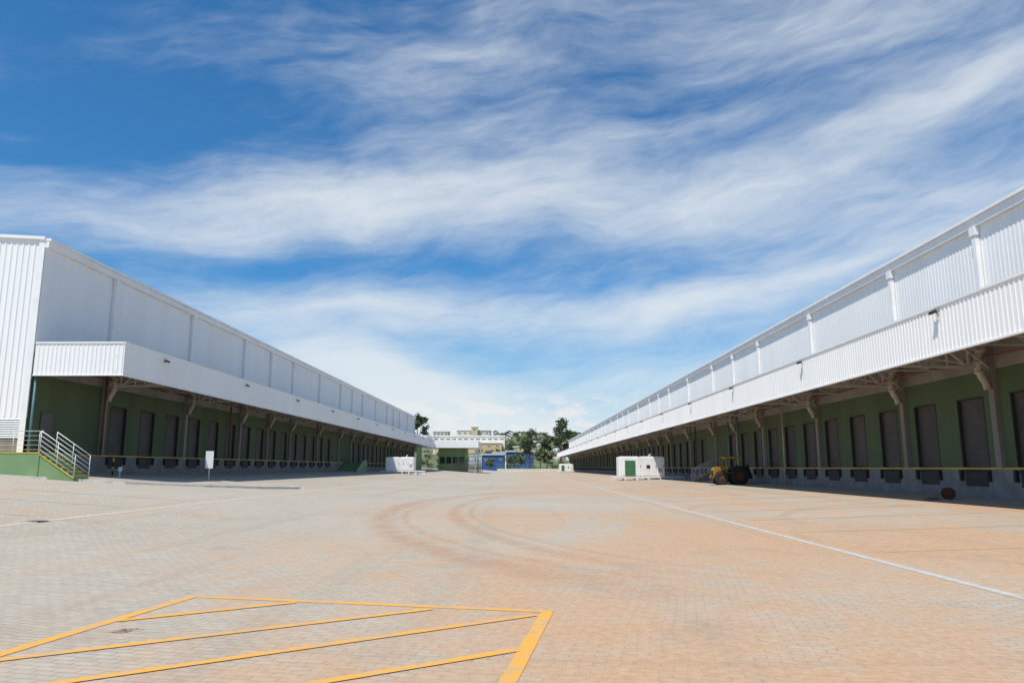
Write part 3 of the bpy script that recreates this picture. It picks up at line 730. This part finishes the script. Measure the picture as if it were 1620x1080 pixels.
# ------------------------------------------------------------------ sky, sun
EL = math.radians(62); sx, sy = -.6, -.8
S = Vector((sx*math.cos(EL), sy*math.cos(EL), math.sin(EL)))
sun = bpy.data.lights.new('sun', 'SUN'); sun.energy = 4.3; sun.angle = math.radians(.5); sun.color = (1, .955, .875)
so = bpy.data.objects.new('sun', sun); col.objects.link(so); so.rotation_euler = S.to_track_quat('Z', 'Y').to_euler(); so.location = (0, 0, 60)
w = bpy.data.worlds.new('World'); scene.world = w; w.use_nodes = True
nt = NT(w.node_tree); bg = nt.n['Background']
sk = nt.n.new('ShaderNodeTexSky'); sk.sky_type = 'NISHITA'; sk.sun_disc = False; sk.sun_elevation = EL; sk.sun_rotation = math.atan2(sx, sy) % (2*math.pi)
sk.air_density = 1.0; sk.dust_density = .6; sk.ozone_density = 2.0
d = nt.n.new('ShaderNodeTexCoord').outputs['Generated']; x, y, z = nt.sep(d)
az = nt.m('MULTIPLY', nt.m('ARCTAN2', x, y), 57.2958); el = nt.m('MULTIPLY', nt.m('ARCSINE', z), 57.2958)
n0 = nt.noise(nt.comb(nt.m('MULTIPLY', az, .04), nt.m('MULTIPLY', el, .09), 1.3), 1.0, 2, .5)
n0b = nt.noise(nt.comb(nt.m('MULTIPLY', az, .05), nt.m('MULTIPLY', el, .09), 7.7), 1.0, 3, .5)
aw = nt.m('ADD', az, nt.m('MULTIPLY', nt.m('SUBTRACT', n0, .5), 11)); ew = nt.m('ADD', el, nt.m('MULTIPLY', nt.m('SUBTRACT', n0b, .5), 6.5))
tot = 0.0
blobs = [(-20,17.8,20,2.6,9,.62), (16,19.2,26,3.0,-2,.62), (-6.4,29.6,15,2.2,16,.34), (24,30.5,16,3.4,2,.42), (32,24.3,11,2.2,12,.52), (1,24.6,14,1.8,6,.34),
    (-9,11.8,18,1.5,3,.56), (14,13.0,17,1.5,8,.56), (-12,6.6,10,2.5,-12,1.15), (20,8.8,16,3.2,5,.42), (0,2.0,70,2.8,0,.8), (-38,29,14,7,0,-.42), (-34,21.5,6,3,0,-.2), (-18,14.4,10,1.2,8,-.2), (12,26.8,12,1.3,8,-.22), (-20,23.5,10,2.2,12,-.25), (5,6.5,6,1.5,0,.2)]
for a0, e0, la, lb, rot, amp in blobs:
    c, s_ = math.cos(math.radians(rot)), math.sin(math.radians(rot))
    du = nt.m('SUBTRACT', aw, a0); dv = nt.m('SUBTRACT', ew, e0)
    a = nt.m('DIVIDE', nt.m('ADD', nt.m('MULTIPLY', du, c), nt.m('MULTIPLY', dv, s_)), la)
    bb = nt.m('DIVIDE', nt.m('SUBTRACT', nt.m('MULTIPLY', dv, c), nt.m('MULTIPLY', du, s_)), lb)
    e = nt.m('EXPONENT', nt.m('MULTIPLY', nt.m('ADD', nt.m('MULTIPLY', a, a), nt.m('MULTIPLY', bb, bb)), -1))
    tot = nt.m('MULTIPLY_ADD', e, amp, tot)
fv = nt.comb(nt.m('ADD', nt.m('MULTIPLY', aw, .052), nt.m('MULTIPLY', ew, .012)), nt.m('SUBTRACT', nt.m('MULTIPLY', ew, .23), nt.m('MULTIPLY', aw, .033)), 3.1)
n1 = nt.noise(fv, 1.0, 7, .6, .15)
n2 = nt.noise(nt.comb(nt.m('MULTIPLY', aw, .24), nt.m('SUBTRACT', nt.m('MULTIPLY', ew, .9), nt.m('MULTIPLY', aw, .14)), 9.1), 1.0, 6, .65, .1)
dens = nt.m('ADD', tot, nt.m('MULTIPLY', nt.m('SUBTRACT', n1, .5), 1.3))
dens = nt.m('ADD', dens, nt.m('MULTIPLY', nt.m('SUBTRACT', n2, .5), .6))
f = nt.ramp(dens, -.28, 1.05, 0, .86)
f = nt.m('MULTIPLY', f, nt.ramp(z, -.02, .01))
base = nt.mix(1, sk.outputs[0], (.30, .78, 1.10, 1), 'MULTIPLY')
base = nt.mix(nt.ramp(el, 15, 0, 0, .6), base, (4.3, 5.8, 6.9, 1))
cum = nt.noise(nt.comb(nt.m('MULTIPLY', az, .35), nt.m('MULTIPLY', el, .75), 2.2), 1.0, 6, .6)
fc_ = nt.m('MULTIPLY', nt.ramp(cum, .48, .60, 0, .8), nt.ramp(nt.m('ABSOLUTE', nt.m('SUBTRACT', el, 3.4)), .8, 2.8, 1, 0))
c = nt.mix(f, base, (6.5, 6.95, 7.25, 1)); c = nt.mix(fc_, c, (6.9, 7.05, 7.1, 1))
nt.put(bg.inputs['Color'], c); bg.inputs['Strength'].default_value = .12

# ------------------------------------------------------------------ camera
cam = bpy.data.cameras.new('camera'); cam.lens = 26; cam.sensor_width = 36; cam.clip_end = 6000
co = bpy.data.objects.new('camera', cam); col.objects.link(co); co.location = (0, 0, 1.6)
co.rotation_euler = (math.radians(90 + 9.66), 0, math.radians(.59)); scene.camera = co
scene.view_settings.view_transform = 'Standard'; scene.view_settings.look = 'None'; scene.view_settings.exposure = 0
